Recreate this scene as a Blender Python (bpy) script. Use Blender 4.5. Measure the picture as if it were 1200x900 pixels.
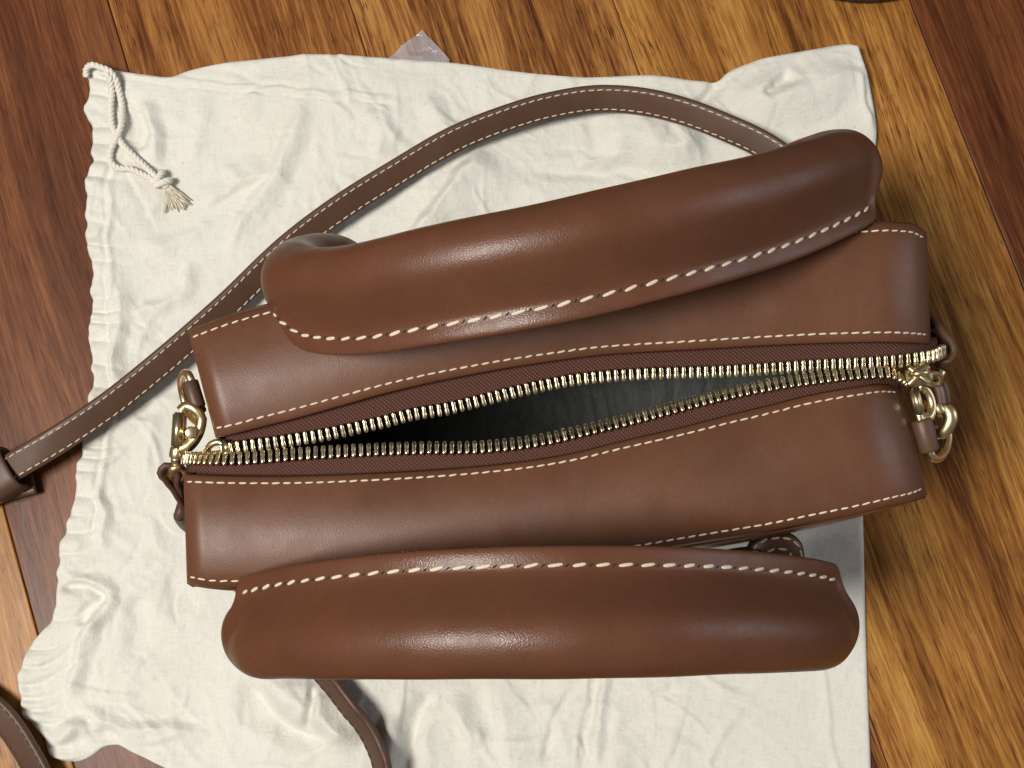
import bpy, bmesh, math, random
import numpy as np
from mathutils import Vector, Matrix

for o in list(bpy.data.objects):
    bpy.data.objects.remove(o)
S = bpy.context.scene
C = S.collection
R = math.radians
random.seed(7)
RNG = np.random.default_rng(11)

# ------------------------------------------------------------------ camera
PITCH, DIST, FPX = R(8.0), 0.57, 1450.0
cam = bpy.data.cameras.new('Camera')
cam.sensor_width = 36.0
cam.lens = FPX / 1200 * 36
cam.clip_start, cam.clip_end = 0.01, 50
camo = bpy.data.objects.new('Camera', cam)
C.objects.link(camo)
camo.location = (0, -DIST * math.sin(PITCH), DIST * math.cos(PITCH))
camo.rotation_euler = (PITCH, 0, 0)
S.camera = camo

# ------------------------------------------------------------------ light of the room
W = bpy.data.worlds.new('World')
S.world = W
W.use_nodes = True
W.node_tree.nodes['Background'].inputs[0].default_value = (1.0, 0.98, 0.95, 1)
W.node_tree.nodes['Background'].inputs[1].default_value = 0.14


def area(name, loc, target, size, power, col, shape='DISK', size_y=None):
    l = bpy.data.lights.new(name, 'AREA')
    l.shape = shape
    l.size = size
    if size_y:
        l.size_y = size_y
    l.energy = power
    l.color = col
    o = bpy.data.objects.new(name, l)
    C.objects.link(o)
    o.location = loc
    o.rotation_euler = (Vector(target) - Vector(loc)).to_track_quat('-Z', 'Y').to_euler()
    return o


area('ceiling_lamp', (-0.64, -0.24, 1.52), (0, 0, 0.05), 0.46, 30, (1.0, 0.95, 0.88))
area('window_light', (2.1, 0.35, 0.85), (0.1, 0.0, 0.1), 1.1, 9.5, (0.80, 0.88, 1.0), 'RECTANGLE', 1.2)

S.view_settings.view_transform = 'Standard'
S.view_settings.look = 'None'
S.view_settings.gamma = 1
S.view_settings.exposure = 0.0
S.view_settings.use_curve_mapping = False
S.cycles.caustics_reflective = False
S.cycles.blur_glossy = 3.0
S.render.resolution_x, S.render.resolution_y = 1024, 768


# ------------------------------------------------------------------ helpers
def at(px, py, z):
    """world point at height z (m) seen at photograph position px, py"""
    x = (px - 600) / FPX
    y = (450 - py) / FPX
    d = np.array([x, y * math.cos(PITCH) + math.sin(PITCH), y * math.sin(PITCH) - math.cos(PITCH)])
    c = np.array(camo.location)
    return c + d * ((z - c[2]) / d[2])


def atv(P):
    return np.array([at(*p) for p in P])


def spline(P, n=None, t=None, closed=False):
    """Catmull-Rom through P; n evenly spaced samples or at parameters t in 0..1 (chord length)"""
    P = np.asarray(P, float)
    if closed:
        P = np.vstack([P, P[:1]])
    seg = np.sqrt(np.linalg.norm(np.diff(P, axis=0), axis=1)) ** 2
    k = np.concatenate([[0], np.cumsum(seg)])
    k /= k[-1]
    if closed:
        m = np.zeros_like(P)
        for i in range(len(P)):
            a, b = (i - 1, i + 1)
            if i == 0 or i == len(P) - 1:
                m[i] = (P[1] - P[-2]) / (k[1] + 1 - k[-2])
            else:
                m[i] = (P[b] - P[a]) / (k[b] - k[a])
    else:
        m = np.gradient(P, k, axis=0)
    if t is None:
        t = np.linspace(0, 1, n)
    t = np.clip(t, 0, 1)
    i = np.clip(np.searchsorted(k, t, side='right') - 1, 0, len(P) - 2)
    h = (k[i + 1] - k[i])[:, None]
    s = ((t - k[i]) / (k[i + 1] - k[i]))[:, None]
    h00 = 2 * s**3 - 3 * s**2 + 1
    h10 = s**3 - 2 * s**2 + s
    h01 = -2 * s**3 + 3 * s**2
    h11 = s**3 - s**2
    return h00 * P[i] + h10 * h * m[i] + h01 * P[i + 1] + h11 * h * m[i + 1]


def resample(P, n):
    P = np.asarray(P)
    d = np.concatenate([[0], np.cumsum(np.linalg.norm(np.diff(P[:, :3], axis=0), axis=1))])
    t = np.linspace(0, d[-1], n)
    return np.stack([np.interp(t, d, P[:, j]) for j in range(P.shape[1])], 1)


def length(P):
    return np.linalg.norm(np.diff(P, axis=0), axis=1).sum()


def unit(v):
    v = np.asarray(v, float)
    return v / np.maximum(np.linalg.norm(v, axis=-1, keepdims=True), 1e-12)


def mesh_obj(name, V, F, mat, parent=None, smooth=True):
    me = bpy.data.meshes.new(name)
    me.from_pydata([tuple(map(float, v)) for v in V], [], [tuple(map(int, f)) for f in F])
    if smooth:
        me.polygons.foreach_set('use_smooth', [True] * len(me.polygons))
    me.materials.append(mat)
    me.update()
    bm = bmesh.new()
    bm.from_mesh(me)
    bmesh.ops.recalc_face_normals(bm, faces=bm.faces)
    bm.to_mesh(me)
    bm.free()
    o = bpy.data.objects.new(name, me)
    C.objects.link(o)
    if parent:
        attach(o, parent)
    return o


BASE = {}


def attach(o, p):
    o.parent = p
    if p.name in BASE:
        o.matrix_parent_inverse = Matrix.Translation(-Vector(BASE[p.name]))


def empty(name, loc, label, cat):
    o = bpy.data.objects.new(name, None)
    C.objects.link(o)
    o.location = loc
    o.empty_display_size = 0.02
    BASE[o.name] = tuple(loc)
    o['label'] = label
    o['category'] = cat
    return o


def grid_faces(nu, nv, wrap_v=False, wrap_u=False):
    F = []
    for i in range(nu if wrap_u else nu - 1):
        for j in range(nv if wrap_v else nv - 1):
            a = i * nv + j
            b = i * nv + (j + 1) % nv
            i2 = (i + 1) % nu
            F.append((a, b, i2 * nv + (j + 1) % nv, i2 * nv + j))
    return F


class MB:
    def __init__(self):
        self.V, self.F = [], []

    def add(self, V, F):
        n = len(self.V)
        self.V += [tuple(map(float, v)) for v in V]
        self.F += [tuple(int(i) + n for i in f) for f in F]

    def tube(self, P, r, seg=10, closed=False, caps=True):
        P = np.asarray(P, float)
        n = len(P)
        r = np.broadcast_to(np.asarray(r, float), (n,))
        if closed:
            T = unit(np.roll(P, -1, 0) - np.roll(P, 1, 0))
        else:
            T = unit(np.gradient(P, axis=0))
        a = np.array([0, 0, 1.0]) if abs(T[0][2]) < 0.9 else np.array([1.0, 0, 0])
        N = unit(a - T[0] * a.dot(T[0]))
        V = []
        for i in range(n):
            N = unit(N - T[i] * N.dot(T[i]))
            B = np.cross(T[i], N)
            for k in range(seg):
                t = 2 * math.pi * k / seg
                V.append(P[i] + r[i] * (math.cos(t) * N + math.sin(t) * B))
        F = grid_faces(n, seg, True, closed)
        if not closed and caps:
            F.append(tuple(range(seg)))
            F.append(tuple((n - 1) * seg + k for k in range(seg)))
        self.add(V, F)

    def rod(self, a, b, r, seg=12, rnd=0.25):
        """capped cylinder with rounded rims"""
        a, b = np.asarray(a, float), np.asarray(b, float)
        L = np.linalg.norm(b - a)
        d = (b - a) / L
        e = min(rnd * r, L * 0.3)
        P = [a, a + d * e * 0.3, a + d * e, b - d * e, b - d * e * 0.3, b]
        self.tube(P, [r - e, r - e * 0.35, r, r, r - e * 0.35, r - e], seg)

    def box(self, c, ax, hs, bev=0.15):
        """bevelled box: centre, three unit axes, half sizes"""
        bm = bmesh.new()
        bmesh.ops.create_cube(bm, size=2)
        for v in bm.verts:
            v.co = Vector((v.co.x * hs[0], v.co.y * hs[1], v.co.z * hs[2]))
        bmesh.ops.bevel(bm, geom=list(bm.edges), offset=min(hs) * 2 * bev, segments=2, affect='EDGES')
        V = [np.asarray(c) + v.co.x * np.asarray(ax[0]) + v.co.y * np.asarray(ax[1]) + v.co.z * np.asarray(ax[2]) for v in bm.verts]
        bm.verts.index_update()
        F = [[v.index for v in f.verts] for f in bm.faces]
        bm.free()
        self.add(V, F)

    def build(self, name, mat, parent=None, smooth=True):
        return mesh_obj(name, self.V, self.F, mat, parent, smooth)


def vnoise(x, y, seed=0):
    """smooth value noise -1..1"""
    g = np.random.default_rng(seed).uniform(-1, 1, (256, 256))
    xi, yi = np.floor(x).astype(int), np.floor(y).astype(int)
    fx, fy = x - xi, y - yi
    fx = fx**3 * (fx * (6 * fx - 15) + 10)
    fy = fy**3 * (fy * (6 * fy - 15) + 10)
    a, b = g[xi % 256, yi % 256], g[(xi + 1) % 256, yi % 256]
    c, d = g[xi % 256, (yi + 1) % 256], g[(xi + 1) % 256, (yi + 1) % 256]
    return (a * (1 - fx) + b * fx) * (1 - fy) + (c * (1 - fx) + d * fx) * fy


# ------------------------------------------------------------------ materials
class NT:
    def __init__(self, name):
        self.m = bpy.data.materials.new(name)
        self.m.use_nodes = True
        self.t = self.m.node_tree
        self.b = self.t.nodes['Principled BSDF']

    def n(self, typ, ins=None, **kw):
        x = self.t.nodes.new(typ)
        for k, v in kw.items():
            setattr(x, k, v)
        for k, v in (ins or {}).items():
            if hasattr(v, 'is_linked') or isinstance(v, bpy.types.NodeSocket):
                self.t.links.new(v, x.inputs[k])
            else:
                x.inputs[k].default_value = v
        return x

    def set(self, **kw):
        for k, v in kw.items():
            k = k.replace('_', ' ')
            if isinstance(v, bpy.types.NodeSocket):
                self.t.links.new(v, self.b.inputs[k])
            else:
                self.b.inputs[k].default_value = v

    def coord(self, scale=(1, 1, 1), loc=(0, 0, 0), rot=(0, 0, 0)):
        c = self.n('ShaderNodeTexCoord')
        return self.n('ShaderNodeMapping', {'Vector': c.outputs['Object'], 'Scale': scale, 'Location': loc, 'Rotation': rot}).outputs[0]

    def noise(self, vec, scale, detail=3, rough=0.55, dist=0.0):
        return self.n('ShaderNodeTexNoise', {'Vector': vec, 'Scale': scale, 'Detail': detail, 'Roughness': rough, 'Distortion': dist}).outputs['Fac']

    def ramp(self, fac, stops, interp='LINEAR'):
        r = self.n('ShaderNodeValToRGB', {'Fac': fac})
        r.color_ramp.interpolation = interp
        e = r.color_ramp.elements
        while len(e) < len(stops):
            e.new(0.5)
        for i, (p, c) in enumerate(stops):
            e[i].position = p
            e[i].color = (*c, 1) if len(c) == 3 else c
        return r.outputs[0]

    def mix(self, fac, a, b, mode='MIX'):
        x = self.n('ShaderNodeMix', data_type='RGBA', blend_type=mode)
        for k, v in ((0, fac), (6, a), (7, b)):
            if isinstance(v, bpy.types.NodeSocket):
                self.t.links.new(v, x.inputs[k])
            else:
                x.inputs[k].default_value = v if k == 0 or len(v) == 4 else (*v, 1)
        return x.outputs[2]

    def math(self, op, a, b=0.0, c=None):
        ins = {0: a, 1: b}
        if c is not None:
            ins[2] = c
        return self.n('ShaderNodeMath', ins, operation=op).outputs[0]

    def bump(self, h, strength, dist, normal=None):
        ins = {'Height': h, 'Strength': strength, 'Distance': dist}
        if normal is not None:
            ins['Normal'] = normal
        return self.n('ShaderNodeBump', ins).outputs[0]


def g3(v):
    return (v, v, v)


def wood(name, dark, mid, light, seed, stripe=55.0, contrast=0.5, pores=0.75, figw=0.46):
    k = NT(name)
    o = (seed * 1.37, seed * 2.11, 0)
    warp = k.noise(k.coord((9, 2.2, 1), o), 1.0, 2)
    add = k.n('ShaderNodeCombineXYZ', {'X': k.math('MULTIPLY', warp, 0.03)}).outputs[0]

    def wv(sy):
        return k.n('ShaderNodeVectorMath', {0: k.coord((1, sy, 1), o), 1: add}, operation='ADD').outputs[0]
    broad = k.noise(wv(0.030), stripe, 2, 0.5)
    mid_s = k.noise(wv(0.035), stripe * 5, 3, 0.6)
    fine = k.noise(wv(0.030), 900, 3, 0.75)
    figure = k.noise(wv(0.050), 520, 3, 0.7, 0.2)
    f = k.math('ADD', k.math('ADD', k.math('MULTIPLY', broad, 0.40), k.math('MULTIPLY', mid_s, 0.30)), k.math('ADD', k.math('MULTIPLY', fine, 0.26), k.math('MULTIPLY', figure, figw)))
    c0 = 0.5 * (0.96 + figw)
    col = k.ramp(f, [(c0 - contrast * 0.21, dark), (c0, mid), (c0 + contrast * 0.21, light)])
    pore = k.noise(wv(0.060), 1300, 2, 0.6)
    pm = k.ramp(pore, [(0.57, g3(0)), (0.63, g3(1))])
    clump = k.ramp(k.noise(wv(0.10), 60, 3), [(0.40, g3(0.25)), (0.60, g3(1))])
    pf = k.math('MULTIPLY', k.math('MULTIPLY', pm, clump), pores)
    col = k.mix(pf, col, (dark[0] * 0.6, dark[1] * 0.5, dark[2] * 0.45, 1))
    k.set(Base_Color=col)
    k.set(Roughness=k.ramp(fine, [(0.3, g3(0.36)), (0.75, g3(0.55))]))
    h = k.math('SUBTRACT', k.math('MULTIPLY', fine, 0.4), pf)
    k.set(Normal=k.bump(h, 0.22, 0.0004))
    k.set(Coat_Weight=0.06, Coat_Roughness=0.22, Specular_IOR_Level=0.18)
    return k.m


def leather(name, col, rough=0.42, grain=0.35, var=0.25, coat=0.0, scale=1.0):
    k = NT(name)
    v = k.coord()
    big = k.noise(v, 24, 3)
    c1 = tuple(x * (1 - var) for x in col)
    c2 = tuple(min(1, x * (1 + var)) for x in col)
    cc = k.ramp(big, [(0.32, c1), (0.68, c2)])
    scuff = k.ramp(k.noise(k.coord((1, 0.35, 1), (5, 1, 0), (0, 0, 0.4)), 55, 5, 0.7), [(0.52, g3(0)), (0.75, g3(1))])
    cc = k.mix(k.math('MULTIPLY', scuff, 0.14), cc, (*[min(1, x * 1.45 + 0.01) for x in col], 1))
    spk = k.noise(v, 700, 2)
    cc = k.mix(k.math('MULTIPLY', k.ramp(spk, [(0.45, g3(0)), (0.75, g3(1))]), 0.22), cc, (*[x * 0.6 for x in col], 1))
    k.set(Base_Color=cc)
    vo = k.n('ShaderNodeTexVoronoi', {'Vector': v, 'Scale': 1150 * scale}, feature='DISTANCE_TO_EDGE').outputs['Distance']
    cre = k.noise(k.coord((1, 1, 1), (3, 1, 2)), 320 * scale, 4, 0.65, 0.4)
    h = k.math('ADD', k.math('MULTIPLY', k.math('MINIMUM', vo, 0.25), 1.4), cre)
    k.set(Normal=k.bump(h, grain, 0.00035))
    k.set(Roughness=k.ramp(k.noise(v, 90, 4), [(0.3, g3(rough - 0.06)), (0.7, g3(rough + 0.09))]))
    k.set(Specular_IOR_Level=0.42, Coat_Weight=coat, Coat_Roughness=0.28)
    return k.m


def plain(name, col, rough=0.5, metal=0.0, bump=0.0, bscale=600, var=0.15, spec=0.5):
    k = NT(name)
    v = k.coord()
    nz = k.noise(v, bscale, 3)
    k.set(Base_Color=k.ramp(nz, [(0.3, tuple(x * (1 - var) for x in col)), (0.7, tuple(min(1, x * (1 + var)) for x in col))]))
    k.set(Roughness=rough, Metallic=metal, Specular_IOR_Level=spec)
    if bump:
        k.set(Normal=k.bump(nz, bump, 0.0003))
    return k.m


M = {}
M['leather'] = leather('brown_leather', (0.118, 0.047, 0.0235), 0.41, 0.10, 0.14)
M['handle'] = leather('handle_leather', (0.112, 0.042, 0.021), 0.36, 0.22, 0.12)
M['strap'] = leather('strap_leather', (0.088, 0.044, 0.026), 0.46, 0.16, 0.12)
M['edge'] = plain('painted_edge', (0.060, 0.028, 0.020), 0.30, var=0.1)
M['suede'] = plain('leather_underside', (0.070, 0.050, 0.040), 0.85, bump=0.4, bscale=900)
M['thread'] = plain('cream_thread', (0.70, 0.61, 0.47), 0.8, bump=0.5, bscale=2500, var=0.12)
M['thread_dark'] = plain('tan_thread', (0.42, 0.34, 0.26), 0.8, bump=0.4, bscale=2500)
M['thread_brown'] = plain('brown_thread', (0.075, 0.045, 0.032), 0.7, bscale=2500)
M['hole_shade'] = plain('hole_shade_dark', (0.018, 0.008, 0.005), 0.9)  # near-black colour that paints the shade between handle stitches
M['gold'] = plain('pale_gold', (0.76, 0.62, 0.36), 0.32, 1.0, bscale=300, var=0.06)
M['steel_gold'] = plain('pale_gold_teeth', (0.84, 0.72, 0.46), 0.24, 1.0, bscale=900, var=0.10)
k = NT('grey_lining')
st_ = k.noise(k.coord((1, 0.10, 1)), 260, 3, 0.6)
we_ = k.noise(k.coord(), 900, 2)
k.set(Base_Color=k.ramp(k.math('ADD', k.math('MULTIPLY', st_, 0.7), k.math('MULTIPLY', we_, 0.3)), [(0.35, (0.042, 0.047, 0.044)), (0.65, (0.095, 0.106, 0.102))]), Roughness=0.9, Normal=k.bump(st_, 0.5, 0.002))
M['lining'] = k.m
M['rope'] = plain('cotton_cord', (0.76, 0.72, 0.64), 0.9, bump=0.6, bscale=2200, var=0.10, spec=0.2)
M['dark'] = plain('dark_grey_rubber', (0.035, 0.036, 0.040), 0.5)

k = NT('zipper_tape')
v = k.coord((1, 1, 1), (0, 0, 0), (0, 0, R(40)))
w1 = k.n('ShaderNodeTexWave', {'Vector': v, 'Scale': 380.0, 'Distortion': 1.5, 'Detail': 1.0}, wave_type='BANDS', bands_direction='X').outputs['Fac']
w2 = k.n('ShaderNodeTexWave', {'Vector': v, 'Scale': 300.0, 'Distortion': 1.0, 'Detail': 1.0}, wave_type='BANDS', bands_direction='Y').outputs['Fac']
hh = k.math('MULTIPLY', w1, w2)
k.set(Base_Color=k.ramp(hh, [(0.1, (0.060, 0.022, 0.015)), (0.8, (0.210, 0.090, 0.062))]), Roughness=0.75, Normal=k.bump(hh, 0.8, 0.0005), Specular_IOR_Level=0.3)
M['tape'] = k.m

k = NT('unbleached_cotton')
v = k.coord()
wa = k.n('ShaderNodeTexWave', {'Vector': v, 'Scale': 620.0, 'Distortion': 2.0, 'Detail': 2.0}, bands_direction='X').outputs['Fac']
wb = k.n('ShaderNodeTexWave', {'Vector': v, 'Scale': 620.0, 'Distortion': 2.0, 'Detail': 2.0}, bands_direction='Y').outputs['Fac']
slub = k.noise(k.coord((1, 0.15, 1)), 500, 3)
slub2 = k.noise(k.coord((0.15, 1, 1)), 500, 3)
fleck = k.ramp(k.noise(v, 520, 2, 0.7), [(0.685, g3(0)), (0.74, g3(1))])
tone = k.ramp(k.noise(v, 11, 3), [(0.3, (0.685, 0.672, 0.605)), (0.7, (0.735, 0.728, 0.670))])
tone = k.mix(k.math('MULTIPLY', k.ramp(k.noise(v, 150, 4, 0.7), [(0.42, g3(0)), (0.72, g3(1))]), 0.16), tone, (0.62, 0.585, 0.50, 1))
fib = k.math('ADD', k.noise(k.coord((1, 0.2, 1), (1, 2, 0)), 900, 2, 0.7), k.noise(k.coord((0.2, 1, 1), (4, 2, 0)), 900, 2, 0.7))
tone = k.mix(k.ramp(fib, [(0.75, g3(0)), (1.25, g3(0.14))]), tone, (0.90, 0.88, 0.82, 1))
tone = k.mix(k.math('MULTIPLY', k.ramp(fib, [(0.80, g3(1)), (0.98, g3(0))]), 0.17), tone, (0.60, 0.57, 0.49, 1))
k.set(Base_Color=k.mix(k.math('MULTIPLY', fleck, 0.5), tone, (0.42, 0.36, 0.27, 1)))
hh = k.math('ADD', k.math('MULTIPLY', k.math('ADD', wa, wb), 0.35), k.math('ADD', slub, slub2))
hh2 = k.noise(v, 120, 5, 0.65, 0.3)
k.set(Normal=k.bump(hh, 0.55, 0.0003, k.bump(hh2, 0.45, 0.0016)))
k.set(Roughness=0.92, Specular_IOR_Level=0.15, Sheen_Weight=0.15)
M['cotton'] = k.m

k = NT('clear_plastic')
k.set(Base_Color=(0.62, 0.62, 0.70, 1), Roughness=0.10, Transmission_Weight=0.0, Alpha=0.26, Specular_IOR_Level=0.9, Coat_Weight=0.5)
k.set(Normal=k.bump(k.noise(k.coord(), 150, 3, 0.6, 0.5), 0.5, 0.002))
M['plastic'] = k.m

# ------------------------------------------------------------------ wood floor: one plank at a time
PD = R(18.2)
pd = np.array([math.sin(PD), -math.cos(PD), 0])
pn = np.array([math.cos(PD), math.sin(PD), 0])
seam_px = [(-157, 0), (126, 0), (412, 10), (722, 10), (1070, 10)]
offs = [float(at(x, y, 0).dot(pn)) for x, y in seam_px]
offs = [offs[0] - 0.127] + offs + [offs[-1] + 0.127, offs[-1] + 0.254]
gold = ((0.115, 0.042, 0.012), (0.30, 0.135, 0.042), (0.46, 0.245, 0.085))
M['w'] = [
    wood('plank_wood_amber', (0.18, 0.068, 0.014), (0.37, 0.165, 0.038), (0.50, 0.265, 0.072), 3, 40, 0.8),
    wood('plank_wood_russet', (0.050, 0.014, 0.005), (0.120, 0.037, 0.013), (0.225, 0.083, 0.028), 8, 32, 0.80, 0.5),
    wood('plank_wood_striped', (0.055, 0.014, 0.004), (0.200, 0.068, 0.016), (0.36, 0.160, 0.040), 14, 36, 0.60),
    wood('plank_wood_banded', (0.055, 0.014, 0.004), (0.225, 0.083, 0.020), (0.42, 0.200, 0.054), 21, 34, 0.56),
    wood('plank_wood_golden', (0.10, 0.033, 0.006), (0.31, 0.126, 0.027), (0.50, 0.260, 0.064), 27, 40, 0.66),
    wood('plank_wood_mahogany', (0.045, 0.011, 0.004), (0.110, 0.032, 0.010), (0.21, 0.073, 0.022), 33, 45, 0.76, 0.5),
    wood('plank_wood_honey', (0.15, 0.058, 0.016), (0.33, 0.150, 0.046), (0.48, 0.255, 0.085), 40, 60, 0.7),
]
gap = plain('seam_brown', (0.05, 0.025, 0.012), 0.8)  # dark brown sheet under the planks, visible in the seams
fl = mesh_obj('floor', [(-1.2, -1.2, -0.006), (1.2, -1.2, -0.006), (1.2, 1.2, -0.006), (-1.2, 1.2, -0.006)], [(0, 1, 2, 3)], gap, smooth=False)
fl['kind'] = 'structure'
for i in range(len(offs) - 1):
    a, b = offs[i] + 0.00018, offs[i + 1] - 0.00018
    hw, hl, bv = (b - a) / 2, 0.62, 0.0006
    prof = [(-hw, -0.005), (-hw, -bv * 0.9), (-hw + bv * 0.35, -bv * 0.3), (-hw + bv, 0), (hw - bv, 0), (hw - bv * 0.35, -bv * 0.3), (hw, -bv * 0.9), (hw, -0.005)]
    V = [(x, y, z) for y in (-hl, hl) for x, z in prof]
    n = len(prof)
    F = [(j, j + 1, n + j + 1, n + j) for j in range(n - 1)] + [tuple(range(n))[::-1], tuple(range(n, 2 * n))]
    pl = mesh_obj('plank', V, F, M['w'][i], fl, smooth=False)
    cc = pn * (a + b) / 2
    pl.location = (cc[0], cc[1], 0)
    pl.rotation_euler = (0, 0, PD)

# ------------------------------------------------------------------ dust bag of unbleached cotton
bc = at(640, 560, 0)
dust = empty('dust_bag', tuple(at(600, 500, 0)), 'crumpled cream cotton dust bag with drawstring under the brown handbag', 'dust bag')
Lpx = [(102, 77), (105, 100), (101, 128), (106, 150), (107, 190), (106, 232), (104, 288), (108, 330), (105, 380), (110, 420), (108, 460), (104, 492), (97, 524), (89, 562), (82, 602), (74, 642), (68, 680), (64, 712), (49, 740), (30, 765), (20, 793), (22, 820), (35, 846), (54, 866), (60, 884), (72, 891)]
Bpx = [(72, 891), (96, 891), (112, 883), (126, 874), (143, 873), (165, 884), (195, 899), (250, 925), (400, 950), (700, 962), (1022, 965)]
Rpx = [(1003, 59), (1015, 100), (1026, 160), (1020, 215), (1013, 260), (1008, 350), (1008, 480), (1011, 615), (1013, 700), (1016, 800), (1020, 900), (1022, 965)]
Tpx = [(102, 77), (118, 79), (136, 83), (170, 88), (205, 90), (215, 86), (240, 79), (300, 71), (375, 67), (475, 72), (535, 75), (600, 84), (675, 91), (775, 91), (822, 97), (838, 98), (850, 88), (870, 79), (900, 71), (950, 62), (990, 57), (1003, 59)]
NU, NV = 500, 500


def world2(px):
    return np.array([at(x, y, 0.0)[:2] for x, y in px])


tv = np.linspace(0, 1, NV)
tu = np.linspace(0, 1, NU)
cl = spline(world2(Lpx), t=tv)
cr = spline(world2(Rpx), t=tv)
ct = spline(world2(Tpx), t=tu)
cb = spline(world2(Bpx), t=tu)
wig = vnoise(tv * 75, tv * 0, 5) * 0.0011 + vnoise(tv * 28, tv * 0, 6) * 0.0012
cl[:, 0] += wig * np.minimum(1, np.minimum(tv, 1 - tv) * 20)
U, Vv = np.meshgrid(tu, tv, indexing='ij')
U3, V3 = U[..., None], Vv[..., None]
P = (1 - U3) * cl[None] + U3 * cr[None] + (1 - V3) * ct[:, None] + V3 * cb[:, None]
P -= (1 - U3) * (1 - V3) * ct[0] + U3 * (1 - V3) * ct[-1] + (1 - U3) * V3 * cb[0] + U3 * V3 * cb[-1]
X, Y = P[..., 0], P[..., 1]
Z = np.full(X.shape, 0.0045)
wx, wy = X + 0.012 * vnoise(X * 30, Y * 30, 31), Y + 0.012 * vnoise(X * 30, Y * 30, 32)
Z += vnoise(X * 14 + 3, Y * 14, 1) * 0.0036 + vnoise(X * 27 + 9, Y * 22, 51) * 0.0022
Z += (0.5 - np.abs(vnoise(wx * 34, wy * 26 + 5, 2))) * 0.0050 * (0.55 + 0.45 * vnoise(X * 11, Y * 11, 33))
Z += (0.5 - np.abs(vnoise(wx * 85 + 7, wy * 75, 12))) * 0.0010 * (0.5 + 0.6 * vnoise(X * 16, Y * 16, 34))
Z += (0.5 - np.abs(vnoise(wx * 170 + 7, wy * 140 + 3, 13))) * 0.00028 * (0.5 + 0.6 * vnoise(X * 22, Y * 22, 35))
Z += (0.5 - np.abs(vnoise((wx + wy) * 120 + 7, (wx - wy) * 45 + 3, 14))) * 0.0004


def poly_dist(pts):
    """signed distance (left positive) and running length fraction to a polyline in world xy"""
    pts = np.asarray(pts)
    best = np.full(X.shape, 1e9)
    sgn = np.zeros(X.shape)
    frac = np.zeros(X.shape)
    L = np.concatenate([[0], np.cumsum(np.linalg.norm(np.diff(pts, axis=0), axis=1))])
    over = np.zeros(X.shape)
    for i in range(len(pts) - 1):
        a, b = pts[i], pts[i + 1]
        d = b - a
        ll = np.hypot(*d)
        t = ((X - a[0]) * d[0] + (Y - a[1]) * d[1]) / ll**2
        tc = np.clip(t, 0, 1)
        dx, dy = X - (a[0] + tc * d[0]), Y - (a[1] + tc * d[1])
        dist = np.hypot(dx, dy)
        s = np.sign(d[0] * dy - d[1] * dx)
        m = dist < best
        best = np.where(m, dist, best)
        sgn = np.where(m, s, sgn)
        frac = np.where(m, (L[i] + tc * ll) / L[-1], frac)
    return best, sgn, frac


def fold(px, h, wl, wr, soft=0.0004, taper=0.25):
    """tent-shaped fold along a polyline given in photograph points; widths left and right in m"""
    global Z
    pts = world2(px)
    pts = spline(pts, 14) if len(pts) > 2 else pts
    d, s, f = poly_dist(pts)
    sd = d * np.where(s >= 0, 1, -1) + 0.0012 * vnoise(X * 120, Y * 120, 41) + 0.0030 * min(1.0, wr / 0.006) * vnoise(X * 45, Y * 45, 42)
    d, s = np.abs(sd), np.sign(sd)
    w = np.where(s > 0, wl, wr)
    dd = np.sqrt(d**2 + soft**2) - soft
    p = np.maximum(0, 1 - dd / w)
    p = p * p * (3 - 2 * p) * 0.45 + p**1.5 * 0.55
    e = np.clip(np.minimum(f, 1 - f) / taper, 0, 1) if taper else 1.0
    e = e * e * (3 - 2 * e)
    Z = Z + 1.4 * h * p * e


def step(px, h, w_on, w_off, taper=0.2):
    """a flap: rises sharply on the left side of the line and fades over w_on"""
    global Z
    pts = world2(px)
    if len(pts) > 2:
        pts = spline(pts, 14)
    d, s, f = poly_dist(pts)
    p = np.where(s > 0, np.maximum(0, 1 - d / w_on), np.maximum(0, 1 - d / w_off))
    e = np.clip(np.minimum(f, 1 - f) / taper, 0, 1)
    Z = Z + h * p * e


mm = 0.001
# long folds that can be picked out
fold([(368, 108), (345, 160), (326, 200), (285, 255), (255, 300)], 3.2 * mm, 9 * mm, 6 * mm)
fold([(326, 198), (280, 215), (232, 252)], 2.4 * mm, 4 * mm, 10 * mm)
fold([(575, 172), (545, 215), (495, 278), (480, 300)], 6.5 * mm, 22 * mm, 7 * mm)
fold([(690, 165), (740, 160), (800, 178), (830, 165)], 7 * mm, 22 * mm, 15 * mm)
fold([(600, 208), (700, 205), (800, 200)], -2.0 * mm, 7 * mm, 7 * mm)
fold([(925, 92), (905, 108), (885, 124)], -3.5 * mm, 6 * mm, 4 * mm)
fold([(860, 100), (900, 125), (960, 110), (1000, 80)], 4.5 * mm, 18 * mm, 16 * mm)
fold([(998, 85), (1006, 125), (1018, 165)], 1.6 * mm, 2.5 * mm, 3 * mm)
fold([(838, 99), (832, 112), (822, 125), (800, 140)], -3.0 * mm, 5 * mm, 4 * mm, taper=0.1)
fold([(960, 775), (970, 840), (981, 900), (985, 940)], 1.8 * mm, 2 * mm, 3.5 * mm, taper=0.05)
fold([(692, 770), (690, 830), (685, 905)], -2.2 * mm, 3 * mm, 3.5 * mm)
fold([(702, 770), (700, 830), (697, 905)], 1.8 * mm, 4 * mm, 4 * mm)
fold([(672, 800), (655, 845), (632, 900)], -1.8 * mm, 4 * mm, 3 * mm)
fold([(575, 780), (590, 840), (600, 920)], 2.2 * mm, 14 * mm, 9 * mm)
fold([(800, 790), (790, 850), (800, 930)], 1.4 * mm, 12 * mm, 12 * mm)
fold([(277, 795), (305, 822), (340, 846), (388, 870)], -4.5 * mm, 8 * mm, 10 * mm)
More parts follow.
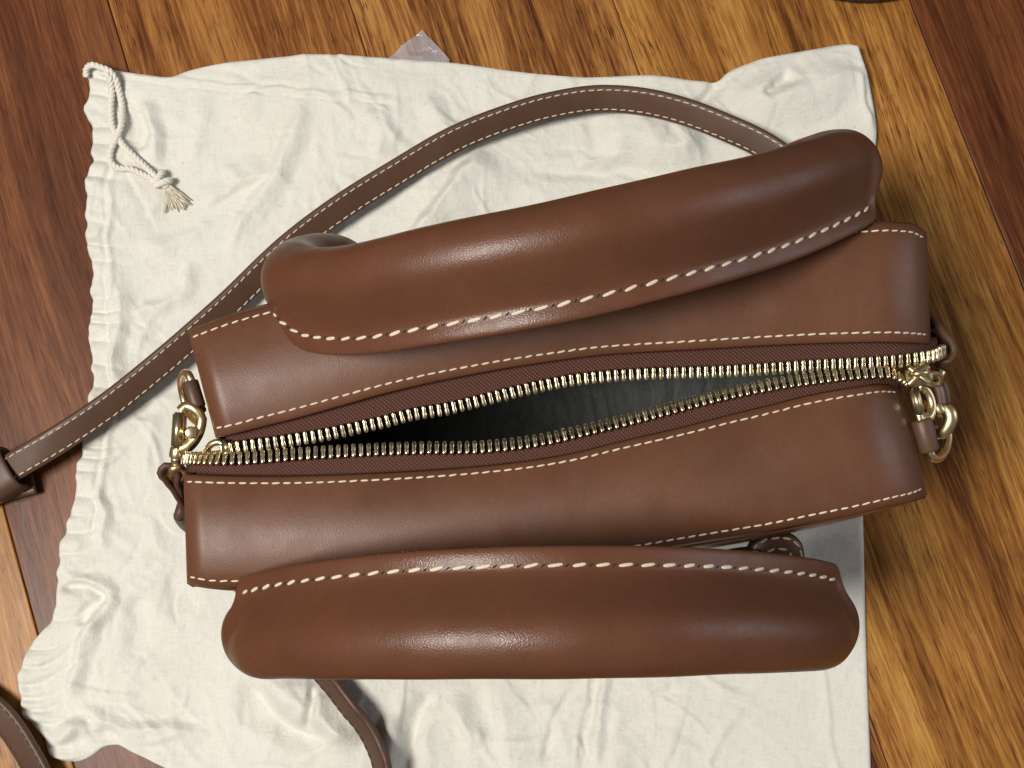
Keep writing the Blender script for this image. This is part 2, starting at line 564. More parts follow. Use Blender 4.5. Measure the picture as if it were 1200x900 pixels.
fold([(300, 790), (340, 815), (400, 845), (430, 870)], 5.5 * mm, 12 * mm, 10 * mm)
fold([(367, 800), (368, 830), (367, 856)], -3.0 * mm, 3 * mm, 3 * mm)
fold([(500, 800), (495, 850), (480, 920)], -3.8 * mm, 6 * mm, 9 * mm)
fold([(470, 830), (465, 870), (455, 930)], 3.0 * mm, 8 * mm, 6 * mm)
fold([(520, 815), (545, 835), (560, 880)], 3.0 * mm, 9 * mm, 7 * mm)
fold([(76, 680), (100, 688), (121, 699), (110, 715), (94, 735)], -2.2 * mm, 3 * mm, 3.5 * mm, taper=0.12)
fold([(74, 670), (104, 679), (130, 694), (124, 716), (104, 740)], 1.8 * mm, 4 * mm, 4 * mm, taper=0.12)
fold([(120, 705), (105, 745), (95, 790), (84, 830)], 2.6 * mm, 5 * mm, 4 * mm)
fold([(84, 822), (110, 838), (134, 852), (190, 860), (262, 857)], 2.4 * mm, 5 * mm, 8 * mm)
fold([(90, 838), (120, 858), (150, 866)], -3.0 * mm, 4 * mm, 5 * mm)
fold([(62, 872), (95, 850), (130, 862)], 3.2 * mm, 5 * mm, 5 * mm)
fold([(150, 700), (165, 730), (160, 780)], -2.6 * mm, 12 * mm, 10 * mm)
fold([(190, 690), (215, 700), (235, 720)], -2.0 * mm, 8 * mm, 8 * mm)
fold([(140, 330), (150, 370), (140, 430), (160, 480)], 2.0 * mm, 6 * mm, 5 * mm)
fold([(120, 500), (180, 470), (230, 480)], 1.8 * mm, 6 * mm, 7 * mm)
fold([(112, 560), (124, 600), (120, 650)], 1.6 * mm, 4 * mm, 4 * mm)
fold([(240, 110), (235, 160), (220, 200)], 1.8 * mm, 8 * mm, 9 * mm)
fold([(300, 105), (285, 150)], 1.2 * mm, 7 * mm, 5 * mm)
fold([(150, 110), (168, 150), (160, 185)], -3.4 * mm, 5 * mm, 7 * mm)
fold([(172, 115), (185, 160), (178, 200)], 2.6 * mm, 5 * mm, 8 * mm)
fold([(230, 300), (200, 350), (150, 380)], 2.4 * mm, 9 * mm, 6 * mm)
fold([(260, 250), (200, 290), (160, 300)], 1.8 * mm, 6 * mm, 7 * mm)
fold([(420, 130), (450, 160), (440, 200)], 2.0 * mm, 9 * mm, 7 * mm)
fold([(500, 110), (520, 150), (560, 165)], 2.2 * mm, 8 * mm, 9 * mm)
# the hem of the mouth and the seam of the drawstring channel
fold([(136, 84), (210, 95), (300, 108), (380, 113), (470, 122)], 0.65 * mm, 1.6 * mm, 4.0 * mm, 0.3 * mm, taper=0.08)
fold([(140, 92), (210, 102), (300, 114), (380, 120), (470, 130)], -0.5 * mm, 1.2 * mm, 1.6 * mm, 0.3 * mm, taper=0.08)
fold([(136, 190), (134, 260), (133, 330), (137, 420), (134, 490), (125, 560), (112, 640)], 0.7 * mm, 2.2 * mm, 1.8 * mm, 0.3 * mm, taper=0.05)
fold([(131, 190), (128, 260), (127, 330), (131, 420), (128, 490), (119, 560), (106, 640)], -0.5 * mm, 1.6 * mm, 1.6 * mm, 0.3 * mm, taper=0.05)
flat = np.clip((X - 0.05) / 0.06, 0, 1) * np.clip((-0.02 - Y) / 0.05, 0, 1)
Z = Z * (1 - 0.72 * flat) + 0.0035 * 0.72 * flat
# many small creases left by storage
ext = (X.min(), X.max(), Y.min(), Y.max())
for i in range(520):
    cx, cy = random.uniform(ext[0], ext[1]), random.uniform(ext[2], ext[3])
    an = random.choice([R(60), R(115), R(10), R(150)]) + random.gauss(0, 0.45)
    L = random.uniform(0.012, 0.050)
    bow = random.uniform(-0.2, 0.2) * L
    a = np.array([cx - math.cos(an) * L / 2, cy - math.sin(an) * L / 2])
    b = np.array([cx + math.cos(an) * L / 2, cy + math.sin(an) * L / 2])
    h = random.uniform(0.25, 1.2) * mm * random.choice([1, 1, -0.8])
    if cx > 0.10 and cy < 0:
        h *= 0.22
    w1, w2 = random.uniform(1.2, 6) * mm, random.uniform(1.2, 5) * mm
    bx = (np.minimum(a, b) - 0.012, np.maximum(a, b) + 0.012)
    m = (X > bx[0][0]) & (X < bx[1][0]) & (Y > bx[0][1]) & (Y < bx[1][1])
    if not m.any():
        continue
    d = b - a
    t = ((X[m] - a[0]) * d[0] + (Y[m] - a[1]) * d[1]) / L**2
    tc = np.clip(t, 0, 1)
    nx, ny = -d[1] / L, d[0] / L
    sd = (X[m] - a[0]) * nx + (Y[m] - a[1]) * ny - bow * 4 * tc * (1 - tc)
    w = np.where(sd > 0, w1, w2)
    p = np.maximum(0, 1 - (np.sqrt(sd**2 + (0.4 * mm)**2) - 0.4 * mm) / w)
    e = np.clip(4 * t * (1 - t), 0, 1)
    Z[m] += h * p * p * (1.6 - 0.6 * p) * e
# gathers along the drawstring mouth
dl = U * (cr[None, :, 0] - cl[None, :, 0])
sL = Vv * length(np.c_[cl, cl[:, 0] * 0])
gath = np.abs(np.sin(sL * 2 * math.pi / 0.021 + 2.2 * vnoise(sL * 60, dl * 25, 9) + 3.0 * vnoise(sL * 21, dl * 4, 19))) ** 0.8 - 0.5
Z += gath * 2.8 * mm * np.exp(-(dl / 0.014) ** 2) + vnoise(sL * 140, dl * 40, 10) * 1.0 * mm * np.exp(-(dl / 0.02) ** 2)
# flattened under the handbag, edges rolled down to the floor
foot = np.clip(1.35 - np.maximum(np.abs((X - bc[0]) / 0.13), np.abs((Y - bc[1]) / 0.06)), 0, 0.35) / 0.35
Z = Z * (1 - foot) + 0.0035 * foot
Z = 0.0012 + np.logaddexp(0, (Z - 0.0012) * 2500) / 2500
ed = np.minimum(np.minimum(U * np.hypot(*(cr - cl).T)[None], (1 - U) * np.hypot(*(cr - cl).T)[None]), np.minimum(Vv, 1 - Vv) * np.hypot(*(cb - ct).T)[:, None])
ro = 0.0028
k_ = np.clip(ed / ro, 0, 1)
Z = 0.0008 + (Z - 0.0008) * np.sqrt(1 - (1 - k_) ** 2)
CLOTH_Z = Z
V = np.stack([X, Y, Z], -1).reshape(-1, 3)
F = grid_faces(NU, NV)
fab = mesh_obj('fabric', V, F, M['cotton'], dust)


def cloth_z(p):
    d = (X - p[0]) ** 2 + (Y - p[1]) ** 2
    return float(Z.flat[int(d.argmin())])


def on_cloth(px, py, up):
    p = at(px, py, 0.004 + up)
    z = cloth_z(p)
    return at(px, py, z + up)


# drawstring: two lengths of twisted cord, a knot and a frayed tassel
def rope(mb, P, r, turns_per_m=150, strands=3):
    P = resample(spline(P, 120), max(20, int(length(spline(P, 60)) / 0.0006)))
    T = unit(np.gradient(P, axis=0))
    s = np.concatenate([[0], np.cumsum(np.linalg.norm(np.diff(P, axis=0), axis=1))])
    N = np.array([0, 0, 1.0])
    Q = [[] for _ in range(strands)]
    for i in range(len(P)):
        N = unit(N - T[i] * N.dot(T[i]))
        B = np.cross(T[i], N)
        for j in range(strands):
            a = s[i] * turns_per_m * 2 * math.pi + j * 2 * math.pi / strands
            Q[j].append(P[i] + r * 0.52 * (math.cos(a) * N + math.sin(a) * B))
    for q in Q:
        mb.tube(np.array(q), r * 0.56, 7)


cord = MB()
up = 0.0022
A = [on_cloth(*p, u) for *p, u in [((101), 90, up), (101, 82, .004), (108, 76, .006), (118, 79, .0065), (128, 83, .006), (135, 92, .005), (139, 105, up), (143, 125, up), (142, 147, .004), (136, 163, .0035), (129.5, 178, up), (130, 190, up), (139, 197, up), (152, 198, up), (166, 204, up), (182, 211, .004)]]
B = [on_cloth(*p, u) for *p, u in [(120, 86, .003), (127, 88, .007), (131, 105, up), (130, 127, up), (132, 147, up), (138, 160, .0018), (145, 171, up), (156, 182, up), (169, 194, up), (184, 208, .004)]]
rope(cord, A, 0.0015)
rope(cord, B, 0.0015)
cordo = cord.build('drawstring', M['rope'], dust)
kn = MB()
kc = on_cloth(188, 211, 0.0036)
kt = unit(at(200, 224, 0.008) - at(182, 205, 0.008))
ks = np.cross([0, 0, 1], kt)
for j, off in enumerate((-0.0022, 0.0018)):
    Q = []
    for a in np.linspace(0, 2 * math.pi, 40, endpoint=False):
        Q.append(kc + kt * (off + 0.0016 * math.sin(a + j)) + ks * 0.0030 * math.cos(a) + np.array([0, 0, 0.0026]) * math.sin(a))
    Q = np.array(Q + Q[:1])
    rope(kn, Q, 0.0016, 190)
kn.tube([kc - kt * 0.003, kc, kc + kt * 0.005], [0.0015, 0.0022, 0.0018], 8)
kn.build('knot', M['rope'], cordo)
ts = MB()
for i in range(46):
    a = random.gauss(0, 0.30)
    d = kt * math.cos(a) + ks * math.sin(a)
    L = random.uniform(0.0095, 0.0135)
    st = kc + kt * 0.004 + ks * random.uniform(-0.0016, 0.0016)
    sid = np.cross(d, [0, 0, 1]) * random.uniform(-0.0012, 0.0012)
    mid, e = st + d * L * 0.5 + sid, st + d * L + sid * random.uniform(-1, 2)
    zz = random.uniform(0.0006, 0.0022)
    mid[2] = cloth_z(mid) + zz + 0.001
    e[2] = cloth_z(e) + zz
    ts.tube(spline([st, mid, e], 7), 0.00028, 5)
tas = ts.build('tassel', plain('cord_fringe', (0.66, 0.60, 0.48), 0.9, bscale=300, var=0.2), cordo)
# ------------------------------------------------------------------ clear plastic corner under the cloth
pc = [(495, 37), (527, 73), (520, 120), (470, 130), (448, 78)]
w = [at(x, y, 0) for x, y in pc]
bm = bmesh.new()
vs = [bm.verts.new(v) for v in w]
bm.faces.new(vs)
bmesh.ops.triangulate(bm, faces=bm.faces)
bmesh.ops.subdivide_edges(bm, edges=list(bm.edges), cuts=5, use_grid_fill=True)
for v in bm.verts:
    if v.co.y > at(500, 76, 0)[1]:
        v.co.z = 0.0012 + 0.0045 * abs(vnoise(np.array(v.co.x * 160), np.array(v.co.y * 160), 4))
    else:
        v.co.z = 0.0004
me = bpy.data.meshes.new('plastic_wrapper')
bm.to_mesh(me)
bm.free()
me.materials.append(M['plastic'])
pw = bpy.data.objects.new('plastic_wrapper', me)
C.objects.link(pw)
so = pw.modifiers.new('thickness', 'SOLIDIFY')
so.thickness = 0.00025
pw['label'] = 'corner of a clear plastic wrapper poking out under the cotton cloth'
pw['category'] = 'wrapper'

# dark thing cut off by the top edge
fm = MB()
fc = at(1012, 7, 0) + np.array([0, 0.0725, 0])
rr = [0.066, 0.0705, 0.0725, 0.0725, 0.070, 0.060, 0.030, 0.014, 0.0125, 0.0125]
zz = [0.0005, 0.0010, 0.004, 0.009, 0.0125, 0.0150, 0.018, 0.022, 0.035, 0.12]
fm.tube([fc + [0, 0, z] for z in zz], rr, 72)
ft = fm.build('round_base', M['dark'])
ft['label'] = 'dark grey round base on the planks, cut off by the top edge of the photo'
ft['category'] = 'base'

# ------------------------------------------------------------------ the handbag
ZT = 0.160
bag = empty('handbag', (float(bc[0]), float(bc[1]), 0.004), 'brown leather handbag with two thick rolled handles and an open gold zipper', 'handbag')
axis = unit(at(1083, 270, ZT) - at(221, 392, ZT))
perp = np.array([-axis[1], axis[0], 0])


def round_drop(d, r):
    q = np.clip(r - d, 0, r * 0.999)
    return r - np.sqrt(r * r - q * q)


class Strip:
    def __init__(self, inner, outer, rl, rr, bulge, name):
        self.ci, self.co = np.array(inner, float), np.array(outer, float)
        self.rl, self.rr, self.bulge = rl, rr, bulge
        self.L = 0.245

    def z(self, u, v):
        d1, d2 = u * self.L, (1 - u) * self.L
        z = ZT + self.bulge * 4 * v * (1 - v) - round_drop(d1, self.rl) - round_drop(d2, self.rr)
        z -= round_drop(np.maximum(0, (1 - v)) * 0.036, 0.004) * 0.8 + round_drop(v * 0.036, 0.0022) * 0.5
        return z

    def px(self, u, v):
        a = spline(self.ci, t=np.atleast_1d(u))
        b = spline(self.co, t=np.atleast_1d(u))
        return a * (1 - v) + b * v

    def p(self, u, v):
        q = self.px(u, v)[0]
        return at(q[0], q[1], float(self.z(u, v)))


backS = Strip(
    [(252.5, 513), (275, 509), (300, 502.5), (350, 490), (400, 476), (450, 462), (500, 450), (550, 440), (600, 431), (650, 423.5), (700, 417), (750, 413.5), (800, 411), (900, 405.5), (1000, 402), (1060, 402), (1091, 404)],
    [(220, 387), (262, 371), (310, 357), (400, 339), (500, 322), (600, 309), (700, 297), (800, 285), (900, 273), (1000, 262), (1050, 260), (1072, 263), (1086, 272)], 0.006, 0.018, 0.004, 'back')
frontS = Strip(
    [(215, 556), (275, 557.5), (350, 557.5), (425, 555), (500, 551), (575, 545), (625, 539), (675, 530), (725, 517.5), (775, 506), (800, 500), (850, 487), (900, 475), (950, 462.5), (1000, 454), (1037, 450), (1053, 452)],
    [(219, 684), (245, 689), (280, 690), (350, 688), (450, 680), (550, 670), (650, 660), (745, 649), (800, 640), (850, 632), (900, 624), (950, 614), (1000, 604), (1050, 592), (1076, 585), (1087, 579)], 0.006, 0.020, 0.004, 'front')


def smooth_u(n):
    t = np.linspace(0, 1, n)
    return np.clip(t - 0.13 * np.sin(2 * math.pi * t) / 1.0, 0, 1)


def build_strip(st):
    us = smooth_u(110)
    vs = np.concatenate([[0, 0.012, 0.03, 0.06], np.linspace(0.1, 0.9, 15), [0.94, 0.965, 0.985, 1.0]])
    pts = np.zeros((len(us) + 8, len(vs), 3))
    a = spline(st.ci, t=us)
    b = spline(st.co, t=us)
    for i, u in enumerate(us):
        for j, v in enumerate(vs):
            q = a[i] * (1 - v) + b[i] * v
            pts[i + 4, j] = at(q[0], q[1], float(st.z(u, v)))
    for s, end in ((0, 0), (1, len(us) - 1)):
        e = pts[4 + end].copy()
        sg = -1 if s == 0 else 1
        for q in range(4):
            w = e.copy()
            f = (q + 1) / 4
            w[:, 2] = e[:, 2] + (0.012 - e[:, 2]) * f
            w -= sg * axis * 0.004 * f
            pts[3 - q if s == 0 else 4 + len(us) + q] = w
    o = mesh_obj('gusset', pts.reshape(-1, 3), grid_faces(len(us) + 8, len(vs)), M['leather'], bag)
    m = o.modifiers.new('thickness', 'SOLIDIFY')
    m.thickness = 0.0022
    m.offset = -1
    # normals must face up so the leather grows downward
    if sum(p.normal.z * p.area for p in o.data.polygons) < 0:
        o.data.flip_normals()
    return o, pts[4:-4]


# one stitch mesh, shared
def stitch_mesh(name, mat):
    V, F = [], []
    prof = [(-1, 0.30), (-0.86, 0.72), (-0.45, 1.0), (0.45, 1.0), (0.86, 0.72), (1, 0.30)]
    for x, r in prof:
        for kk in range(8):
            t = 2 * math.pi * kk / 8
            V.append((x, r * math.cos(t), r * math.sin(t)))
    F = grid_faces(6, 8, True) + [tuple(range(8)), tuple(range(40, 48))]
    o = mesh_obj(name, V, F, mat)
    me = o.data
    bpy.data.objects.remove(o)
    return me


ST = stitch_mesh('stitch', M['thread'])


def frame_matrix(p, T, N, sx, sy, sz):
    T, N = unit(T), unit(N - T * np.dot(N, T)) if True else N
    B = np.cross(N, T)
    m = Matrix.Identity(4)
    for r in range(3):
        m[r][0], m[r][1], m[r][2], m[r][3] = T[r] * sx, B[r] * sy, N[r] * sz, p[r]
    return m


def place(me, name, mat, parent):
    o = bpy.data.objects.new(name, me)
    C.objects.link(o)
    o.parent = parent
    o.matrix_world = mat
    o.matrix_basis = mat
    return o


def seam(pts, nrm, pitch, ln, rad, parent, joined=None, slant=4.0, mat=None, hole_shades=False):
    """stitches along a 3-D line; individual children, or one joined part"""
    L = length(pts)
    n = max(2, int(round(L / pitch)))
    Q = resample(np.c_[pts, nrm], n * 4 + 1)
    mb, hb_ = MB(), MB()
    V0 = np.array([v.co[:] for v in ST.vertices])
    F0 = [tuple(p.vertices) for p in ST.polygons]
    for i in range(n):
        q = Q[i * 4 + 2]
        T = unit(Q[i * 4 + 3][:3] - Q[i * 4 + 1][:3])
        N = unit(q[3:])
        B = np.cross(N, T)
        T = unit(T + B * math.tan(R(slant + random.gauss(0, 2.0))))
        l = ln * random.uniform(0.92, 1.07)
        m = frame_matrix(q[:3] + N * rad * 0.25, T, N, l / 2, rad * random.uniform(0.92, 1.1), rad * 0.8)
        if joined:
            M4 = np.array(m)
            mb.add(V0 @ M4[:3, :3].T + M4[:3, 3], F0)
        else:
            place(ST, 'stitch', m, parent)
        if hole_shades and i:
            q = Q[i * 4]
            T = unit(Q[i * 4 + 1][:3] - Q[i * 4 - 1][:3])
            N = unit(q[3:])
            M4 = np.array(frame_matrix(q[:3] - N * rad * 0.25, unit(T + np.cross(N, T) * 0.7), N, pitch * 0.15, rad * 0.62, rad * 0.45))
            hb_.add(V0 @ M4[:3, :3].T + M4[:3, 3], F0)
    if hole_shades:
        hb_.build('needle_hole_shade', M['hole_shade'], parent)['kind'] = 'stuff'  # raised dark capsules painting shade in the stitch gaps, no real openings
    if joined:
        o = mb.build(joined, mat or M['thread'], parent)
        o['kind'] = 'stuff'


def strip_line(st, v, u0, u1, n=160):
    us = np.linspace(u0, u1, n)
    P_, N_ = [], []
    for u in us:
        a = st.p(u, v)
        b = st.p(min(1, u + 0.004), v) - st.p(max(0, u - 0.004), v)
        c = st.p(u, min(1, v + 0.03)) - st.p(u, max(0, v - 0.03))
        N = np.cross(b, c)
        N = N if N[2] > 0 else -N
        P_.append(a)
        N_.append(unit(N))
    return np.array(P_), np.array(N_)


gus = []
for st, vi, vo in ((backS, 0.085, 0.925), (frontS, 0.065, 0.93)):
    o, pts = build_strip(st)
    gus.append((o, pts))
    seam(*strip_line(st, vi, 0.004, 0.994), 0.0036, 0.0026, 0.00034, o)
    seam(*strip_line(st, vo, 0.004, 0.994), 0.0036, 0.0026, 0.00034, o, joined='stitching')


# panels: front and back faces hang from the outer edges of the gussets
def panel(edge, outw, name, bul, zs=(0.0, 0.12, 0.3, 0.5, 0.7, 0.88, 0.96, 1.0)):
    edge = resample(edge, 70)
    rows = []
    for f in zs:
        w = edge.copy()
        z0 = edge[:, 2] - 0.0006
        w[:, 2] = z0 + (0.006 - z0) * f
        endf = np.sin(np.linspace(0, math.pi, len(edge))) ** 0.5
        b = bul * (math.sin(math.pi * min(1, f * 0.9 + 0.05)) - 0.15) * endf
        w += outw * b[:, None]
        if f == 0:
            w -= outw * 0.0006
        rows.append(w)
    rows = np.array(rows)
    o = mesh_obj(name, rows.reshape(-1, 3), grid_faces(len(zs), 70), M['leather'], bag)
    s = o.modifiers.new('sub', 'SUBSURF')
    s.levels = s.render_levels = 1
    s = o.modifiers.new('thickness', 'SOLIDIFY')
    s.thickness = 0.0018
    s.offset = 0
    return o, rows


bp, brows = panel(gus[0][1][:, -1], perp, 'panel', 0.006)
fp, frows = panel(gus[1][1][:, -1], -perp, 'panel', 0.0035)
# base and end panels
bl, br_ = brows[-1][0], brows[-1][-1]
fl_, fr_ = frows[-1][0], frows[-1][-1]
mb = MB()
n = 30
lo = [brows[-1][int(i * 69 / (n - 1))] for i in range(n)]
hi = [frows[-1][int(i * 69 / (n - 1))] for i in range(n)]
mb.add([*lo, *hi], [(i, i + 1, n + i + 1, n + i) for i in range(n - 1)])
o = mb.build('base_panel', M['leather'], bag)
s = o.modifiers.new('thickness', 'SOLIDIFY')
s.thickness = 0.003
for e in (0, 1):
    idx = 0 if e == 0 else -1
    sg = 1 if e == 0 else -1
    tb, tf = gus[0][1][idx, 0], gus[1][1][idx, 0]
    A0, A1 = gus[0][1][idx, -1], gus[1][1][idx, -1]
    cols = np.array([A0, A0 * 0.4 + tb * 0.6, tb, tf, A1 * 0.4 + tf * 0.6, A1]) + sg * axis * 0.0045
    zt = min(tb[2], tf[2]) - 0.004
    rows = []
    for z in (zt, 0.11, 0.05, 0.008):
        w = cols.copy()
        w[:, 2] = z
        rows.append(w)
    o = mesh_obj('end_panel', np.array(rows).reshape(-1, 3), grid_faces(4, 6), M['leather'], bag)
    s = o.modifiers.new('thickness', 'SOLIDIFY')
    s.thickness = 0.0018

# lining seen through the open zipper
c0, c1 = gus[0][1][:, 9].mean(0), None
mb = MB()
rows = []
for i, u in enumerate(np.linspace(0.03, 0.90, 40)):
    ib = spline(backS.co, t=[u])[0]
    it = spline(frontS.co, t=[u])[0]
    pb = at(*ib, ZT - 0.008) - perp * 0.004
    pf = at(*it, ZT - 0.008) + perp * 0.004
    fl0 = 0.022 + 0.108 * np.clip((u - 0.44) / 0.32, 0, 1) ** 1.5  # floor shaped to climb towards the right so the lining there is lit
    row = []
    for t in np.linspace(0, 1, 22):
        a = (1 - abs(2 * t - 1) ** 5)
        w = pb * (1 - t) + pf * t
        zz = fl0 + 0.006 * math.sin(t * 9 + u * 11) * a
        w[2] = (ZT - 0.008) * (1 - a) + zz * a
        row.append(w)
    rows.append(row)
mesh_obj('lining', np.array(rows).reshape(-1, 3), grid_faces(40, 22), M['lining'], bag)

# ------------------------------------------------------------------ zipper
up_row = [(262, 526), (300, 521), (325, 518), (350, 514), (375, 510), (400, 505), (425, 499.5), (450, 494), (480, 486), (525, 478.5), (552, 472), (580, 465), (610, 457.5), (640, 451), (670, 445.5), (700, 442), (732, 439.5), (770, 437.5), (825, 436), (875, 433.5), (925, 430), (975, 427), (1025, 424.5), (1060, 421.5), (1082, 418.5), (1095, 416), (1104, 411)]
lo_row = [(218, 537), (250, 538), (275, 538), (300, 536.5), (325, 534.5), (350, 532.5), (400, 529.5), (450, 527), (495, 525.5), (550, 525), (600, 521), (637, 515.5), (675, 507), (700, 501), (725, 495), (750, 488.5), (775, 482), (812, 472), (837, 465.5), (875, 457), (912, 450), (950, 444.5), (987, 440), (1025, 437), (1045, 438), (1062, 447)]


def row3(px, rl, rr, dz):
    q = spline(px, 400)
    d = np.concatenate([[0], np.cumsum(np.linalg.norm(np.diff(q, axis=0), axis=1))]) / 3650.0
    L = d[-1]
    z = ZT + dz - round_drop(d, rl) - round_drop(L - d, rr)
    # the open halves sag a little towards the inside
    return np.array([at(a, b, c) for (a, b), c in zip(q, z)]), q


def tooth_mesh():
    bm = bmesh.new()
    bmesh.ops.create_cube(bm, size=2)
    for v in bm.verts:
        v.co.x *= 0.40 if v.co.y > 0 else 0.33
        if v.co.z < 0:
            v.co.z *= 1.0
    bmesh.ops.subdivide_edges(bm, edges=[e for e in bm.edges if abs(e.verts[0].co.y - e.verts[1].co.y) > 1], cuts=3)
    for v in bm.verts:
        if abs(v.co.y) < 0.9:
            f = 1.22 if v.co.y > 0.2 else (0.92 if v.co.y > -0.2 else 1.12)
            v.co.x *= f
            v.co.z *= 1.15 if v.co.z > 0 else 1.0
    bmesh.ops.bevel(bm, geom=list(bm.edges), offset=0.16, segments=1, affect='EDGES')
    me = bpy.data.meshes.new('tooth')
    bm.to_mesh(me)
    bm.free()
    me.polygons.foreach_set('use_smooth', [True] * len(me.polygons))
    me.materials.append(M['steel_gold'])
    return me


TM = tooth_mesh()
for px, st, side, rl, rr in ((up_row, backS, 1, 0.006, 0.012), (lo_row, frontS, -1, 0.016, 0.010)):
    row, q = row3(px, rl, rr, -0.0030)
    # tape: from under the gusset edge to the teeth
    us = np.clip((q[:, 0] - st.ci[0, 0]) / (st.ci[-1, 0] - st.ci[0, 0]), 0, 1)
    uu = np.linspace(0, 1, 2000)
    ex = spline(st.ci, t=uu)
    us = np.interp(q[:, 0], ex[:, 0], uu)
    V = []
    sel = range(0, 400, 4)
    for i in sel:
        e = spline(st.ci, t=[us[i]])[0]
        # beyond the end of the gusset the tape keeps its width
        if q[i, 0] < ex[0, 0] or q[i, 0] > ex[-1, 0]:
            e = np.array([q[i, 0], e[1]])
        far = e + (e - q[i]) / max(1, np.linalg.norm(e - q[i])) * 9
        zfar = float(st.z(us[i], 0.0)) - 0.0042
        zin = row[i][2] - 0.0012
        for f in (0, 0.25, 0.5, 0.75, 1.0):
            pp = far * (1 - f) + q[i] * f
            zz = zfar * (1 - f) + zin * f if q[i, 0] > 262 else min(zfar, zin + 0.001) * (1 - f) + zin * f
            V.append(at(pp[0], pp[1], zz))
    tape = mesh_obj('zipper_tape', V, grid_faces(100, 5), M['tape'], bag)
    s = tape.modifiers.new('thickness', 'SOLIDIFY')
    s.thickness = 0.0008
    L = length(row)
    n = int(L / 0.00248)
    Q = resample(row, n * 2 + 1)
    for i in range(n):
        p = Q[i * 2 + 1]
        T = unit(Q[i * 2 + 2] - Q[i * 2])
        head = -perp * side
        head = unit(head - T * head.dot(T))
        N = np.cross(T, head)
        N = N if N[2] > 0 else -N
        a = R(14 + random.gauss(0, 2))
        hd = head * math.cos(a) - N * math.sin(a)
        N = N * math.cos(a) + head * math.sin(a)
        T2 = unit(np.cross(hd, N))
        m = Matrix.Identity(4)
        for r in range(3):
            m[r][0], m[r][1], m[r][2], m[r][3] = T2[r] * 0.00163, hd[r] * 0.00225, N[r] * 0.00105, p[r] + N[r] * 0.0002
        place(TM, 'tooth', m, tape)

# ------------------------------------------------------------------ handles
SEC_T = [(1.43, 0.00), (1.425, 0.075), (1.30, 0.100), (1.13, 0.095), (1.00, 0.070), (0.91, 0.105), (0.80, 0.165), (0.62, 0.295), (0.42, 0.455)]
ang = np.linspace(R(48), R(312), 27)
circ = [(-0.29 + 0.79 * math.cos(a), 0.79 * math.sin(a)) for a in ang]
SEC = np.array(SEC_T + circ + [(x, -y) for x, y in SEC_T[:0:-1]])
angs = np.linspace(0.0, 2 * math.pi, len(SEC), endpoint=False)
SEC_C = np.stack([-0.10 + 0.98 * np.cos(angs), 0.86 * np.sin(angs)], 1)
NSEC = len(SEC)


def handle(ctrl, radii, inward, s0, s1, roll, rl, rr, ramp=0.016, name='handle'):
    """ctrl: (px, py, z) along the centre line; s0..s1 part of the length that carries the stitched flange"""
    W_ = np.array([at(*p) for p in ctrl])
    Pc = resample(spline(W_, 600), 190)
    n = len(Pc)
    s = np.linspace(0, 1, n)
    kk = np.concatenate([[0], np.cumsum(np.linalg.norm(np.diff(W_, axis=0), axis=1))])
    s0, s1 = (float(np.interp(x, np.arange(len(kk)), kk / kk[-1])) for x in (s0, s1))
    rad = np.interp(s, kk / kk[-1], radii)
    rad = np.convolve(np.pad(rad, 8, mode='edge'), np.ones(17) / 17, 'valid')
    T = unit(np.gradient(Pc, axis=0))
    V, lineP, lineN = [], [], []
    for i in range(n):
        Fd = unit(inward - T[i] * inward.dot(T[i]))
        G = np.cross(T[i], Fd)
        if inward.dot(perp) < 0:
            G = -G
        a = R(roll - (rl if s[i] < (s0 + s1) / 2 else rr) * min(1, abs((s[i] - (s0 + s1) / 2) / ((s1 - s0) / 2))) ** 4)
        f = Fd * math.cos(a) - G * math.sin(a)
        g = G * math.cos(a) + Fd * math.sin(a)
        w = np.clip((s[i] - s0) / ramp, 0, 1) * np.clip((s1 - s[i]) / 0.016, 0, 1)
        w = w * w * (3 - 2 * w)
        sec = SEC_C * (1 - w) + SEC * w
        wob = 1 + 0.006 * math.sin(i * 0.17 + 1.1) + 0.004 * math.sin(i * 0.41)
        for x, y in sec:
            V.append(Pc[i] + rad[i] * (f * x * (wob if x < 0.9 else 1) + g * y * wob))
        if s0 + 0.012 < s[i] < s1 - 0.012:
            q = (sec[4] * 0.6 + sec[3] * 0.4)
            lineP.append(Pc[i] + rad[i] * (f * q[0] + g * q[1]))
            lineN.append(g)
    Fc = grid_faces(n, NSEC, True)
    Fc += [tuple(range(NSEC)), tuple((n - 1) * NSEC + j for j in range(NSEC))]
    o = mesh_obj(name, V, Fc, M['handle'], bag)
    sub = o.modifiers.new('sub', 'SUBSURF')
    sub.levels = sub.render_levels = 1
    lineP, lineN = np.array(lineP), np.array(lineN)
    seam(lineP, lineN, 0.0067, 0.0041, 0.00054, o, slant=9, hole_shades=True)
    return o


